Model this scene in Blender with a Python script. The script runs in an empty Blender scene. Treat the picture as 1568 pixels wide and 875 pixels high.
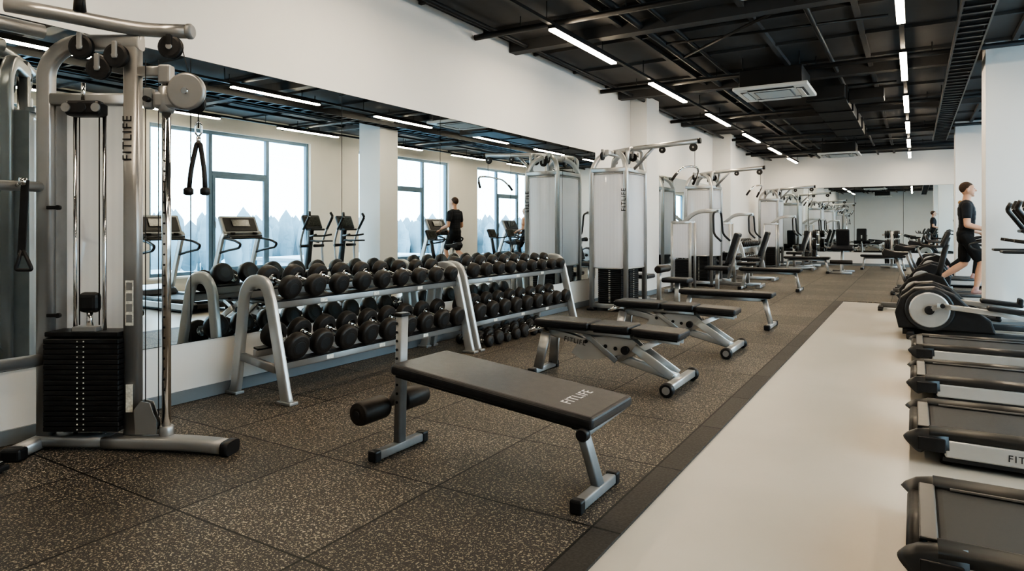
import bpy, bmesh, math, random
import numpy as np
from mathutils import Vector, Matrix
random.seed(7)
PI=math.pi
scene=bpy.context.scene
try:
    scene.view_settings.view_transform='AgX'
    scene.view_settings.look='AgX - High Contrast'
    scene.view_settings.exposure=0.35
except Exception as e: print(e)

# ------------------------------------------------------------ materials
def nt(name):
    m=bpy.data.materials.new(name); m.use_nodes=True
    return m,m.node_tree.nodes,m.node_tree.links,m.node_tree.nodes['Principled BSDF']
def mat(name,col,rough=.5,metal=0.,ns=12.,na=.12,bump=0.,spec=None,coat=0):
    m,N,L,P=nt(name)
    tc=N.new('ShaderNodeTexCoord'); no=N.new('ShaderNodeTexNoise'); no.inputs['Scale'].default_value=ns; no.inputs['Detail'].default_value=4
    L.new(tc.outputs['Object'],no.inputs['Vector'])
    cr=N.new('ShaderNodeValToRGB'); c=col
    cr.color_ramp.elements[0].position=.3; cr.color_ramp.elements[1].position=.7
    cr.color_ramp.elements[0].color=(c[0]*(1-na),c[1]*(1-na),c[2]*(1-na),1)
    cr.color_ramp.elements[1].color=(min(1,c[0]*(1+na)),min(1,c[1]*(1+na)),min(1,c[2]*(1+na)),1)
    L.new(no.outputs['Fac'],cr.inputs['Fac']); L.new(cr.outputs['Color'],P.inputs['Base Color'])
    mr=N.new('ShaderNodeMapRange'); mr.inputs['To Min'].default_value=max(0,rough*(1-.15)); mr.inputs['To Max'].default_value=min(1,rough*1.15)
    L.new(no.outputs['Fac'],mr.inputs['Value']); L.new(mr.outputs['Result'],P.inputs['Roughness'])
    P.inputs['Metallic'].default_value=metal
    if coat: P.inputs['Coat Weight'].default_value=coat
    if bump:
        b=N.new('ShaderNodeBump'); b.inputs['Strength'].default_value=bump; b.inputs['Distance'].default_value=.002
        n2=N.new('ShaderNodeTexNoise'); n2.inputs['Scale'].default_value=ns*12; L.new(tc.outputs['Object'],n2.inputs['Vector'])
        L.new(n2.outputs['Fac'],b.inputs['Height']); L.new(b.outputs['Normal'],P.inputs['Normal'])
    return m
def emis(name,col,st):
    m,N,L,P=nt(name)
    P.inputs['Base Color'].default_value=(*col,1); P.inputs['Emission Color'].default_value=(*col,1); P.inputs['Emission Strength'].default_value=st
    return m
SILVER=mat('silver_paint',(.40,.40,.40),.34,.65,6,.06)
SILVERL=mat('light_silver_paint',(.56,.56,.555),.32,.6,6,.05)
GREY=mat('grey_powder_coat',(.20,.205,.21),.42,.35,6,.08)
CHROME=mat('chrome',(.82,.82,.82),.12,1.,4,.03)
BLACK=mat('black_plastic',(.018,.018,.020),.42,0,20,.2)
IRON=mat('black_iron',(.022,.022,.024),.45,.3,15,.2)
RUBBER=mat('black_rubber',(.026,.022,.020),.45,0,30,.25,.2)
VINYL=mat('black_vinyl',(.022,.023,.027),.38,0,25,.15,.35)
BELT=mat('treadmill_belt',(.030,.030,.030),.55,0,60,.2,.3)
DGREY=mat('dark_grey_plastic',(.035,.037,.040),.36,0,12,.12)
MGREY=mat('mid_grey_plastic',(.27,.275,.28),.4,.2,12,.08)
WALL=mat('white_wall_paint',(.76,.755,.74),.75,0,1.3,.02,.05)
WALLW=mat('cream_wall_paint',(.74,.69,.61),.75,0,1.3,.03,.05)
CEIL=mat('dark_ceiling_paint',(.060,.060,.062),.75,0,1.2,.3,.2)
CEILP=mat('ceiling_steel_black',(.024,.025,.027),.5,.2,3,.2)
BASEB=mat('baseboard_grey',(.20,.225,.25),.5,0,4,.06)
FRAME=mat('window_frame_grey',(.13,.19,.24),.45,.1,5,.08)
ACW=mat('ac_white',(.76,.76,.74),.4,0,5,.02)
SCREEN=mat('console_screen',(.05,.055,.05),.2,0,40,.5)
LABEL=mat('label_paper',(.75,.74,.68),.6,0,60,.25)
WHITE=mat('white_print',(.65,.65,.65),.5,0,20,.03)
SKIN=mat('skin',(.56,.33,.23),.5,0,10,.06)
SHIRT=mat('black_shirt',(.018,.02,.026),.85,0,20,.2)
SHORTS=mat('black_shorts',(.012,.013,.015),.85,0,20,.2)
HAIR=mat('brown_hair',(.055,.03,.017),.7,0,60,.4)
HAIRB=mat('blond_hair',(.30,.18,.08),.6,0,60,.3)
SHOE=mat('running_shoe',(.45,.28,.26),.6,0,20,.2)
TOP=mat('beige_top',(.60,.52,.44),.8,0,20,.1)
TREE=mat('winter_trees',(.19,.23,.25),.95,0,.35,.25)
SNOW=mat('outdoor_ground',(.36,.44,.48),.9,0,.05,.2)
BUILD=mat('distant_facade',(.34,.37,.40),.9,0,.3,.15)
LED=emis('led_diffuser',(1.,.82,.60),52.)
def mirror_mat():
    m,N,L,P=nt('mirror_glass')
    tc=N.new('ShaderNodeTexCoord'); no=N.new('ShaderNodeTexNoise'); no.inputs['Scale'].default_value=.6
    L.new(tc.outputs['Object'],no.inputs['Vector'])
    cr=N.new('ShaderNodeValToRGB'); cr.color_ramp.elements[0].color=(.80,.87,.89,1); cr.color_ramp.elements[1].color=(.83,.89,.91,1)
    L.new(no.outputs['Fac'],cr.inputs['Fac']); L.new(cr.outputs['Color'],P.inputs['Base Color'])
    P.inputs['Metallic'].default_value=1; P.inputs['Roughness'].default_value=.0
    return m
MIRROR=mirror_mat()
def glass_mat(name,tint,fac,gl=.05):
    m,N,L,P=nt(name); out=N['Material Output']
    t=N.new('ShaderNodeBsdfTransparent'); t.inputs['Color'].default_value=(*tint,1)
    g=N.new('ShaderNodeBsdfGlossy'); g.inputs['Roughness'].default_value=gl
    mx=N.new('ShaderNodeMixShader'); mx.inputs['Fac'].default_value=fac
    L.new(t.outputs[0],mx.inputs[1]); L.new(g.outputs[0],mx.inputs[2]); L.new(mx.outputs[0],out.inputs['Surface'])
    return m
GLASS=glass_mat('window_glass',(.88,.97,1),.05,.0)
def frost_mat():
    m,N,L,P=nt('frosted_polycarbonate'); out=N['Material Output']
    P.inputs['Roughness'].default_value=.3
    tc=N.new('ShaderNodeTexCoord'); wv=N.new('ShaderNodeTexWave'); wv.inputs['Scale'].default_value=6; wv.inputs['Distortion'].default_value=0
    L.new(tc.outputs['Object'],wv.inputs['Vector'])
    cr=N.new('ShaderNodeValToRGB'); cr.color_ramp.elements[0].color=(.84,.84,.88,1); cr.color_ramp.elements[1].color=(.90,.90,.93,1)
    L.new(wv.outputs['Fac'],cr.inputs['Fac']); L.new(cr.outputs['Color'],P.inputs['Base Color'])
    tl=N.new('ShaderNodeBsdfTranslucent'); tl.inputs['Color'].default_value=(.92,.93,.97,1)
    t=N.new('ShaderNodeBsdfTransparent')
    m1=N.new('ShaderNodeMixShader'); m1.inputs['Fac'].default_value=.40
    m2=N.new('ShaderNodeMixShader'); m2.inputs['Fac'].default_value=.16
    L.new(P.outputs[0],m1.inputs[1]); L.new(tl.outputs[0],m1.inputs[2]); L.new(m1.outputs[0],m2.inputs[1]); L.new(t.outputs[0],m2.inputs[2])
    L.new(m2.outputs[0],out.inputs['Surface']); return m
FROST=frost_mat()
def mathn(N,L,op,a,b=None,c=None):
    n=N.new('ShaderNodeMath'); n.operation=op
    for i,x in enumerate((a,b,c)):
        if x is None: continue
        if isinstance(x,(int,float)): n.inputs[i].default_value=x
        else: L.new(x,n.inputs[i])
    return n.outputs[0]
def mat_rubber_tiles():
    m,N,L,P=nt('speckled_rubber_tiles')
    tc=N.new('ShaderNodeTexCoord'); V=tc.outputs['Object']
    sx=N.new('ShaderNodeSeparateXYZ'); L.new(V,sx.inputs[0])
    T=.84
    fx=mathn(N,L,'DIVIDE',mathn(N,L,'ADD',sx.outputs['X'],1.18+T*20),T)
    fy=mathn(N,L,'DIVIDE',mathn(N,L,'ADD',sx.outputs['Y'],-1.73+T*20),T)
    def seam(f):
        fr=mathn(N,L,'FRACT',f); d=mathn(N,L,'ABSOLUTE',mathn(N,L,'SUBTRACT',fr,.5))
        return mathn(N,L,'GREATER_THAN',d,.4928)
    sm=mathn(N,L,'MAXIMUM',seam(fx),seam(fy))
    border=mathn(N,L,'GREATER_THAN',sx.outputs['X'],-1.18)
    near=mathn(N,L,'LESS_THAN',sx.outputs['Y'],12.7)
    edge=mathn(N,L,'MULTIPLY',border,near)
    cmb=N.new('ShaderNodeCombineXYZ'); L.new(mathn(N,L,'FLOOR',fx),cmb.inputs[0]); L.new(mathn(N,L,'FLOOR',fy),cmb.inputs[1])
    wn=N.new('ShaderNodeTexWhiteNoise'); wn.noise_dimensions='2D'; L.new(cmb.outputs[0],wn.inputs['Vector'])
    def noise(s,d,off):
        mp=N.new('ShaderNodeMapping'); mp.inputs['Location'].default_value=(off,off*.7,0); L.new(V,mp.inputs['Vector'])
        n=N.new('ShaderNodeTexNoise'); n.inputs['Scale'].default_value=s; n.inputs['Detail'].default_value=d; L.new(mp.outputs[0],n.inputs['Vector']); return n.outputs['Fac']
    n1=noise(78,1.5,0); n2=noise(140,1.5,5); n3=noise(2.2,3,9)
    def ramp(v,a,b):
        r=N.new('ShaderNodeMapRange'); r.inputs['From Min'].default_value=a; r.inputs['From Max'].default_value=b; L.new(v,r.inputs['Value']); return r.outputs['Result']
    fl=mathn(N,L,'MAXIMUM',ramp(n1,.60,.65),mathn(N,L,'MULTIPLY',ramp(n2,.60,.65),.8))
    fl=mathn(N,L,'MULTIPLY',fl,mathn(N,L,'SUBTRACT',1,edge))
    mix=N.new('ShaderNodeMix'); mix.data_type='RGBA'; L.new(fl,mix.inputs[0])
    mix.inputs[6].default_value=(.046,.042,.038,1); mix.inputs[7].default_value=(.40,.34,.26,1)
    br=mathn(N,L,'ADD',mathn(N,L,'MULTIPLY',wn.outputs['Value'],.36),mathn(N,L,'ADD',mathn(N,L,'MULTIPLY',n3,.5),.62))
    br=mathn(N,L,'MULTIPLY',br,mathn(N,L,'SUBTRACT',1,mathn(N,L,'MULTIPLY',sm,.93)))
    vm=N.new('ShaderNodeVectorMath'); vm.operation='SCALE'; L.new(mix.outputs[2],vm.inputs[0]); L.new(br,vm.inputs['Scale'])
    L.new(vm.outputs[0],P.inputs['Base Color'])
    L.new(ramp(n1,-1.3,1.9),P.inputs['Roughness'])
    b=N.new('ShaderNodeBump'); b.inputs['Strength'].default_value=.4; b.inputs['Distance'].default_value=.003
    L.new(mathn(N,L,'SUBTRACT',n1,mathn(N,L,'MULTIPLY',sm,2.)),b.inputs['Height']); L.new(b.outputs['Normal'],P.inputs['Normal'])
    return m
MATR=mat_rubber_tiles()
def mat_floor():
    m,N,L,P=nt('polished_vinyl_floor')
    tc=N.new('ShaderNodeTexCoord'); V=tc.outputs['Object']
    n=N.new('ShaderNodeTexNoise'); n.inputs['Scale'].default_value=1.1; n.inputs['Detail'].default_value=6; L.new(V,n.inputs['Vector'])
    cr=N.new('ShaderNodeValToRGB'); cr.color_ramp.elements[0].position=.3; cr.color_ramp.elements[1].position=.75
    cr.color_ramp.elements[0].color=(.44,.41,.36,1); cr.color_ramp.elements[1].color=(.52,.485,.43,1)
    L.new(n.outputs['Fac'],cr.inputs['Fac']); L.new(cr.outputs['Color'],P.inputs['Base Color'])
    r=N.new('ShaderNodeMapRange'); r.inputs['To Min'].default_value=.32; r.inputs['To Max'].default_value=.42; L.new(n.outputs['Fac'],r.inputs['Value']); L.new(r.outputs['Result'],P.inputs['Roughness'])
    return m
FLOORM=mat_floor()

# ------------------------------------------------------------ mesh builder
class B:
    def __init__(s): s.v=[];s.f=[];s.mi=[];s.sm=[];s.mats=[];s.M=Matrix.Identity(4)
    def add(s,vs,fs,m,smooth=True):
        o=len(s.v); s.v+= [tuple(s.M@Vector(p)) for p in vs]
        if m not in s.mats: s.mats.append(m)
        k=s.mats.index(m)
        for i,f in enumerate(fs):
            s.f.append([o+j for j in f]); s.mi.append(k)
            s.sm.append(smooth if isinstance(smooth,bool) else smooth[i])
    def box(s,c,size,m,rot=(0,0,0),bev=0.,seg=2,taper=None):
        bm=bmesh.new(); bmesh.ops.create_cube(bm,size=1)
        for v in bm.verts:
            v.co=Vector((v.co.x*size[0],v.co.y*size[1],v.co.z*size[2]))
            if taper and v.co.x>0: v.co.y*=taper
        if bev>0: bmesh.ops.bevel(bm,geom=bm.edges[:],offset=bev,segments=seg,profile=.5,affect='EDGES')
        R=Matrix.Translation(c)@(Matrix.Rotation(rot[2],4,'Z')@Matrix.Rotation(rot[1],4,'Y')@Matrix.Rotation(rot[0],4,'X'))
        bm.verts.index_update()
        vs=[R@v.co for v in bm.verts]; fs=[[v.index for v in f.verts] for f in bm.faces]; bm.free()
        s.add(vs,fs,m,False)
    def sweep(s,path,w,h,m,ref=(0,0,1),e=2.,n=14,caps=True,sc=None):
        P=[Vector(p) for p in path]; k=len(P)
        T=[]
        for i in range(k):
            if i==0:t=P[1]-P[0]
            elif i==k-1:t=P[-1]-P[-2]
            else:t=(P[i]-P[i-1]).normalized()+(P[i+1]-P[i]).normalized()
            T.append(t.normalized())
        r=Vector(ref); r=r-T[0]*r.dot(T[0])
        if r.length<1e-3:
            r=Vector((1,0,0)); r=r-T[0]*r.dot(T[0])
            if r.length<1e-3: r=Vector((0,1,0))
        r.normalize(); rings=[]
        for i in range(k):
            r=(r-T[i]*r.dot(T[i])).normalized(); q=T[i].cross(r)
            f=sc[i] if sc else 1.
            for j in range(n):
                a=2*PI*(j+.5)/n; ca,sa=math.cos(a),math.sin(a)
                x=math.copysign(abs(ca)**(2/e),ca); y=math.copysign(abs(sa)**(2/e),sa)
                rings.append(P[i]+r*(h/2*x*f)+q*(w/2*y*f))
        fs=[];sm=[]
        for i in range(k-1):
            for j in range(n):
                a=i*n+j;b=i*n+(j+1)%n
                fs.append([a,b,b+n,a+n]); sm.append(True)
        if caps:
            fs.append(list(range(n))[::-1]); sm.append(False)
            fs.append([(k-1)*n+j for j in range(n)]); sm.append(False)
        s.add(rings,fs,m,sm)
    def tube(s,pts,r,m,fil=0.,n=12,ref=(0,0,1)):
        s.sweep(fillet(pts,fil) if fil else pts,2*r,2*r,m,ref,2.,n)
    def bar(s,pts,w,h,m,fil=0.,ref=(0,0,1),e=6.,n=20):
        s.sweep(fillet(pts,fil) if fil else pts,w,h,m,ref,e,n)
    def lathe(s,p0,axis,prof,m,n=20):
        A=Vector(axis).normalized(); r=Vector((0,0,1)) if abs(A.z)<.9 else Vector((1,0,0))
        r=(r-A*r.dot(A)).normalized(); q=A.cross(r); p0=Vector(p0); vs=[];fs=[];sm=[]
        for (t,rad) in prof:
            for j in range(n):
                a=2*PI*j/n; vs.append(p0+A*t+(r*math.cos(a)+q*math.sin(a))*max(rad,1e-4))
        for i in range(len(prof)-1):
            for j in range(n):
                a=i*n+j;b=i*n+(j+1)%n; fs.append([a,b,b+n,a+n])
                dt=abs(prof[i+1][0]-prof[i][0]);dr=abs(prof[i+1][1]-prof[i][1]); sm.append(dt>dr*.3)
        fs.append(list(range(n))[::-1]); sm.append(False)
        fs.append([(len(prof)-1)*n+j for j in range(n)]); sm.append(False)
        s.add(vs,fs,m,sm)
    def cyl(s,p0,p1,r,m,bev=0.,n=18):
        p0=Vector(p0);p1=Vector(p1);L=(p1-p0).length
        pr=[(0,r),(L,r)] if bev<=0 else [(0,r-bev),(bev,r),(L-bev,r),(L,r-bev)]
        s.lathe(p0,p1-p0,pr,m,n)
    def ell(s,c,rad,m,n=14):
        vs=[];fs=[];k=n//2+1;c=Vector(c)
        for i in range(k):
            ph=PI*i/(k-1)
            for j in range(n):
                a=2*PI*j/n; vs.append(c+Vector((rad[0]*math.sin(ph)*math.cos(a),rad[1]*math.sin(ph)*math.sin(a),rad[2]*math.cos(ph))))
        for i in range(k-1):
            for j in range(n):
                a=i*n+j;b=i*n+(j+1)%n; fs.append([a,a+n,b+n,b])
        s.add(vs,fs,m,True)
    def prism(s,pts,y0,y1,m,bev=0.):
        bm=bmesh.new(); a=[bm.verts.new((x,y0,z)) for x,z in pts]; b=[bm.verts.new((x,y1,z)) for x,z in pts]; n=len(pts)
        bm.faces.new(a); bm.faces.new(b[::-1])
        for i in range(n): bm.faces.new([a[(i+1)%n],a[i],b[i],b[(i+1)%n]])
        bmesh.ops.recalc_face_normals(bm,faces=bm.faces[:])
        if bev>0: bmesh.ops.bevel(bm,geom=[e for e in bm.edges if abs(e.verts[0].co.y-e.verts[1].co.y)<1e-6],offset=bev,segments=2,profile=.5,affect='EDGES')
        bm.verts.index_update(); vs=[v.co.copy() for v in bm.verts]; fs=[[v.index for v in f.verts] for f in bm.faces]; bm.free()
        s.add(vs,fs,m,False)
    def pulley(s,c,axis,r,w,m=None,hub=None):
        m=m or BLACK; A=Vector(axis).normalized(); p=Vector(c)-A*w/2
        s.lathe(p,A,[(0,r*.8),(w*.1,r),(w*.3,r),(w*.5,r*.86),(w*.7,r),(w*.9,r),(w,r*.8)],m,24)
        s.cyl(p-A*.008,p+A*(w+.008),r*.25,hub or SILVER)
    def mesh(s,name):
        me=bpy.data.meshes.new(name); me.from_pydata(s.v,[],s.f)
        for m in s.mats: me.materials.append(m)
        me.polygons.foreach_set('material_index',s.mi); me.polygons.foreach_set('use_smooth',s.sm)
        me.validate(); me.update(); return me
    def obj(s,name,loc=(0,0,0),rz=0.):
        return place(s.mesh(name),name,loc,rz)
def place(me,name,loc=(0,0,0),rz=0.,sc=1.):
    o=bpy.data.objects.new(name,me); o.location=loc; o.rotation_euler=(0,0,rz); o.scale=(sc,sc,sc)
    scene.collection.objects.link(o); return o
def fillet(pts,r,n=6):
    P=[Vector(p) for p in pts]; out=[P[0]]
    for i in range(1,len(P)-1):
        a=(P[i-1]-P[i]); b=(P[i+1]-P[i]); d=min(r,a.length*.49,b.length*.49)
        s=P[i]+a.normalized()*d; e=P[i]+b.normalized()*d
        for k in range(n+1):
            t=k/n; out.append(s*(1-t)**2+P[i]*2*t*(1-t)+e*t*t)
    out.append(P[-1]); return out

# ------------------------------------------------------------ room shell
XL,XR,Y0,Y1,H=-4.57,3.6,-3.0,24.5,3.75
MT=.012
def slab(name,x0,x1,y0,y1,z0,z1,m,bev=0):
    b=B(); b.box(((x0+x1)/2,(y0+y1)/2,(z0+z1)/2),(x1-x0,y1-y0,z1-z0),m,bev=bev); return b.obj(name)
slab('floor',XL-.2,XR+.25,Y0-.2,Y1+.2,-.15,0,FLOORM)
b=B()
b.box(((XL-1.05)/2,(Y0+Y1)/2,MT/2),(-1.05-XL,Y1-Y0,MT),MATR)
b.box(((XR-1.05)/2,(12.75+Y1)/2,MT/2),(XR+1.05,Y1-12.75,MT),MATR)
b.obj('floor_rubber_mat')
slab('ceiling',XL-.2,XR+.25,Y0-.2,Y1+.2,H,H+.2,CEIL)
slab('wall_left',XL-.2,XL,Y0-.2,Y1+.2,0,H,WALL)
slab('wall_back',XL,XR,Y1,Y1+.2,0,H,WALL)
slab('wall_front',XL,XR,Y0-.2,Y0,0,H,WALL)
slab('baseboard_left',XL,XL+.018,Y0,11.68,MT,.10,BASEB)
slab('baseboard_back',XL,XR,Y1-.018,Y1,MT,.10,BASEB)
# window wall
WIN=[(1.5,5.5),(7.15,11.15),(12.8,16.8),(18.4,22.4)]
ZB,ZT=.30,3.36
b=B()
def wb(y0,y1,z0,z1): b.box((XR+.125,(y0+y1)/2,(z0+z1)/2),(.25,y1-y0,z1-z0),WALLW)
wb(Y0-.2,Y1+.2,0,ZB); wb(Y0-.2,Y1+.2,ZT,H)
ys=[Y0-.2]+[v for w in WIN for v in w]+[Y1+.2]
for i in range(0,len(ys),2): wb(ys[i],ys[i+1],ZB,ZT)
b.obj('wall_right')
for i,(a,c) in enumerate(WIN):
    b=B(); x=XR+.12; L=c-a; zc=(ZB+ZT)/2
    for y in (a+.035,c-.035): b.box((x,y,zc),(.09,.07,ZT-ZB),FRAME,bev=.006)
    for z in (ZB+.035,ZT-.035): b.box((x,(a+c)/2,z),(.09,L-.14,.07),FRAME,bev=.006)
    for dy in (1.35,2.80): b.box((x,a+dy,zc),(.09,.085,ZT-ZB-.14),FRAME,bev=.006)
    b.box((x,a+2.075,2.46),(.09,1.36,.09),FRAME,bev=.006)
    for y in (a+1.43,a+2.72): b.box((x-.03,y,(ZB+2.42)/2+.03),(.06,.06,2.42-ZB-.07),FRAME,bev=.005)
    for z in (ZB+.10,2.385): b.box((x-.03,a+2.075,z),(.06,1.24,.06),FRAME,bev=.005)
    b.box((x-.07,a+1.45,1.35),(.03,.02,.14),SILVER,bev=.004)
    b.box((x+.01,(a+c)/2,zc),(.008,L-.1,ZT-ZB-.1),GLASS)
    b.obj('window_%d'%(i+1))
    slab('trim_%d'%(i+1),XR-.12,XR-.001,a-.05,c+.05,ZB-.04,ZB,WALL,.008)
# mirrors
b=B(); ys=[-.13,1.37,2.87,4.37,5.86,7.37,8.87,10.08]
for y0,y1 in zip(ys[:-1],ys[1:]):
    b.box((XL+.005,(y0+y1)/2,1.5),(.006,y1-y0-.008,2.10),MIRROR)
b.box((XL+.001,(ys[0]+ys[-1])/2,1.5),(.001,ys[-1]-ys[0],2.11),BLACK)
b.obj('wall_mirror')
b=B(); ys=[12.9,14.4,15.9,17.4]
for y0,y1 in zip(ys[:-1],ys[1:]): b.box((XL+.004,(y0+y1)/2,1.45),(.006,y1-y0-.006,1.9),MIRROR)
b.obj('wall_mirror')
b=B(); xs=[-4.5,-3.1,-1.7,-.3,1.04]
for x0,x1 in zip(xs[:-1],xs[1:]): b.box(((x0+x1)/2,Y1-.005,1.55),(x1-x0-.010,.006,2.16),MIRROR)
b.box(((xs[0]+xs[-1])/2,Y1-.001,1.55),(xs[-1]-xs[0],.001,2.17),BLACK)
b.obj('wall_mirror')
# columns
def column(x0,x1,y0,y1,z0=MT):
    b=B(); b.box(((x0+x1)/2,(y0+y1)/2,(H+z0)/2),(x1-x0,y1-y0,H-z0),WALL,bev=.006); b.box(((x0+x1)/2,(y0+y1)/2,z0+.05),(x1-x0+.02,y1-y0+.02,.09),BASEB); return b.obj('column')
column(XL+.002,-4.24,11.68,12.35)
column(XL+.002,-4.1,17.6,18.15)
column(.80,1.42,10.62,11.2,0); column(.80,1.30,18.1,18.6)

# ------------------------------------------------------------ ceiling services
b=B()
for y in (2.8,6.52,10.25,14.0,17.75,21.5): # cross beams
    b.box((( XL+XR)/2,y+.9,H-.07),(XR-XL-.02,.16,.14),CEIL)
for x in (-3.0,-1.6,-.55,1.1,2.1):
    b.box((x,(Y0+Y1)/2,H-.03),(.06,Y1-Y0-.02,.06),CEIL)
for i in range(22): b.box(((XL+XR)/2,-2+i*1.25,H-.02),(XR-XL-.02,.045,.04),CEIL)
b.obj('ceiling_beam')
b=B()
for y in (2.8,6.52,10.25,14.0,17.75,21.5):
    b.cyl((XL+.03,y,3.60),(XR-.05,y,3.60),.035,CEILP)
    for x in (-3.9,-2.6,-1.2,.2,1.6,3.0): b.cyl((x,y,3.60),(x,y,H),.006,CEILP,n=6)
for x,r,z in ((-4.30,.03,3.66),(-2.75,.04,3.67),(-2.45,.025,3.68),(-1.0,.03,3.68),(1.7,.04,3.67),(2.4,.03,3.68)):
    b.cyl((x,Y0+.1,z),(x,Y1-.1,z),r,CEILP,n=10)
for y in (4.6,8.2,12.1,16.2,20): b.cyl((-2.75,y,3.66),(-.25,y+.25,3.68),.018,CEILP,n=8)
b.cyl((-1.0,7.3,3.66),(-2.75,9.0,3.66),.02,CEILP,n=8)
b.obj('ceiling_pipes')
b=B()
b.box((-1.2,14.0,3.44),(.55,5.2,.20),CEILP,bev=.01)
b.box((-.66,12.1,3.45),(.50,.42,.17),CEILP,bev=.01)
for i in range(5): b.box((-1.2,11.6+i*1.2,3.44),(.60,.04,.23),CEILP)
b.obj('air_duct')
b=B()
for x in (.40,.68): b.box((x,8.5,3.50),(.02,22,.08),DGREY)
for i in range(88): b.box((.54,-2.4+i*.25,3.48),(.26,.05,.02),DGREY)
for i in range(9):
    for x in (.40,.68): b.cyl((x,-1.55+i*2.5,3.5),(x,-1.55+i*2.5,H-.001),.006,CEILP,n=6)
b.box((.54,8.5,3.515),(.22,21.6,.03),CEILP)
b.obj('cable_tray')
LX=(-3.39,-.12,2.75)
for X in LX:
    b=B(); b.box((X,(0+24.2)/2,3.535),(.05,24.2,.035),CEILP)
    for i in range(17): b.cyl((X,.3+i*1.48,3.54),(X,.3+i*1.48,H-.001),.006,CEILP,n=6)
    b.obj('light_track')
bl=B(); bl.box((0,0,.028),(.085,1.76,.035),CEILP,bev=.004); bl.box((0,0,.002),(.074,1.74,.022),LED)
ml=bl.mesh('led_strip_light')
for X in LX:
    for k in range(8): place(ml,'led_strip_light',(X,.88+k*3.163-.0,3.471))
def ac():
    b=B(); b.box((0,0,.17),(.84,.84,.26),CEILP,bev=.01)
    b.box((0,0,.025),(1.0,1.0,.05),ACW,bev=.012)
    b.box((0,0,-.004),(.50,.50,.012),MGREY,bev=.003)
    for i in range(12): b.box((0,-.23+i*.042,-.013),(.46,.012,.01),ACW)
    for a in range(4):
        R=Matrix.Rotation(a*PI/2,4,'Z'); b.M=R; b.box((.375,0,-.002),(.10,.62,.01),DGREY,bev=.002); b.box((.365,0,-.012),(.07,.60,.008),ACW,rot=(0,.25,0)); b.M=Matrix.Identity(4)
    for x in (-.38,.38):
        for y in (-.38,.38): b.cyl((x,y,.3),(x,y,H-3.261),.008,CEILP,n=6)
    return b.mesh('air_conditioner')
ma=ac()
for y in (.6,10.2,19.9): place(ma,'air_conditioner',(-1.74,y,3.26))
b=B(); b.cyl((0,0,0),(0,0,.05),.055,ACW,.008); b.cyl((0,0,.05),(0,0,.309),.02,CEILP)
b.obj('smoke_detector',(-1.35,6.35,H-.31))

# ------------------------------------------------------------ outdoors
slab('exterior_ground',8,260,-150,200,-6.3,-6,SNOW)
b=B()
for i in range(900):
    x=random.uniform(60,110); y=random.uniform(-110,170); h=random.uniform(5.5,10.0)
    b.ell((x,y,-6+h*.6),(random.uniform(.8,1.5),random.uniform(.8,1.5),h*.42),TREE,8)
    b.cyl((x,y,-6.02),(x,y,-6+h*.4),.2,TREE,n=5)
b.obj('treeline')
for (x,y,w,l,h) in ((40,-6,8,14,3.6),(44,24,9,18,3.2),(42,50,9,16,4.)):
    b=B(); b.box((0,0,h/2),(w,l,h),BUILD); b.box((0,0,h+.15),(w+.4,l+.4,.3),MGREY)
    for i in range(int(l//2)): b.box((-w/2-.01,-l/2+1.2+i*2,h*.55),(.05,1.1,1.2),FRAME)
    b.obj('distant_building',(x,y,-6))

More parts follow.
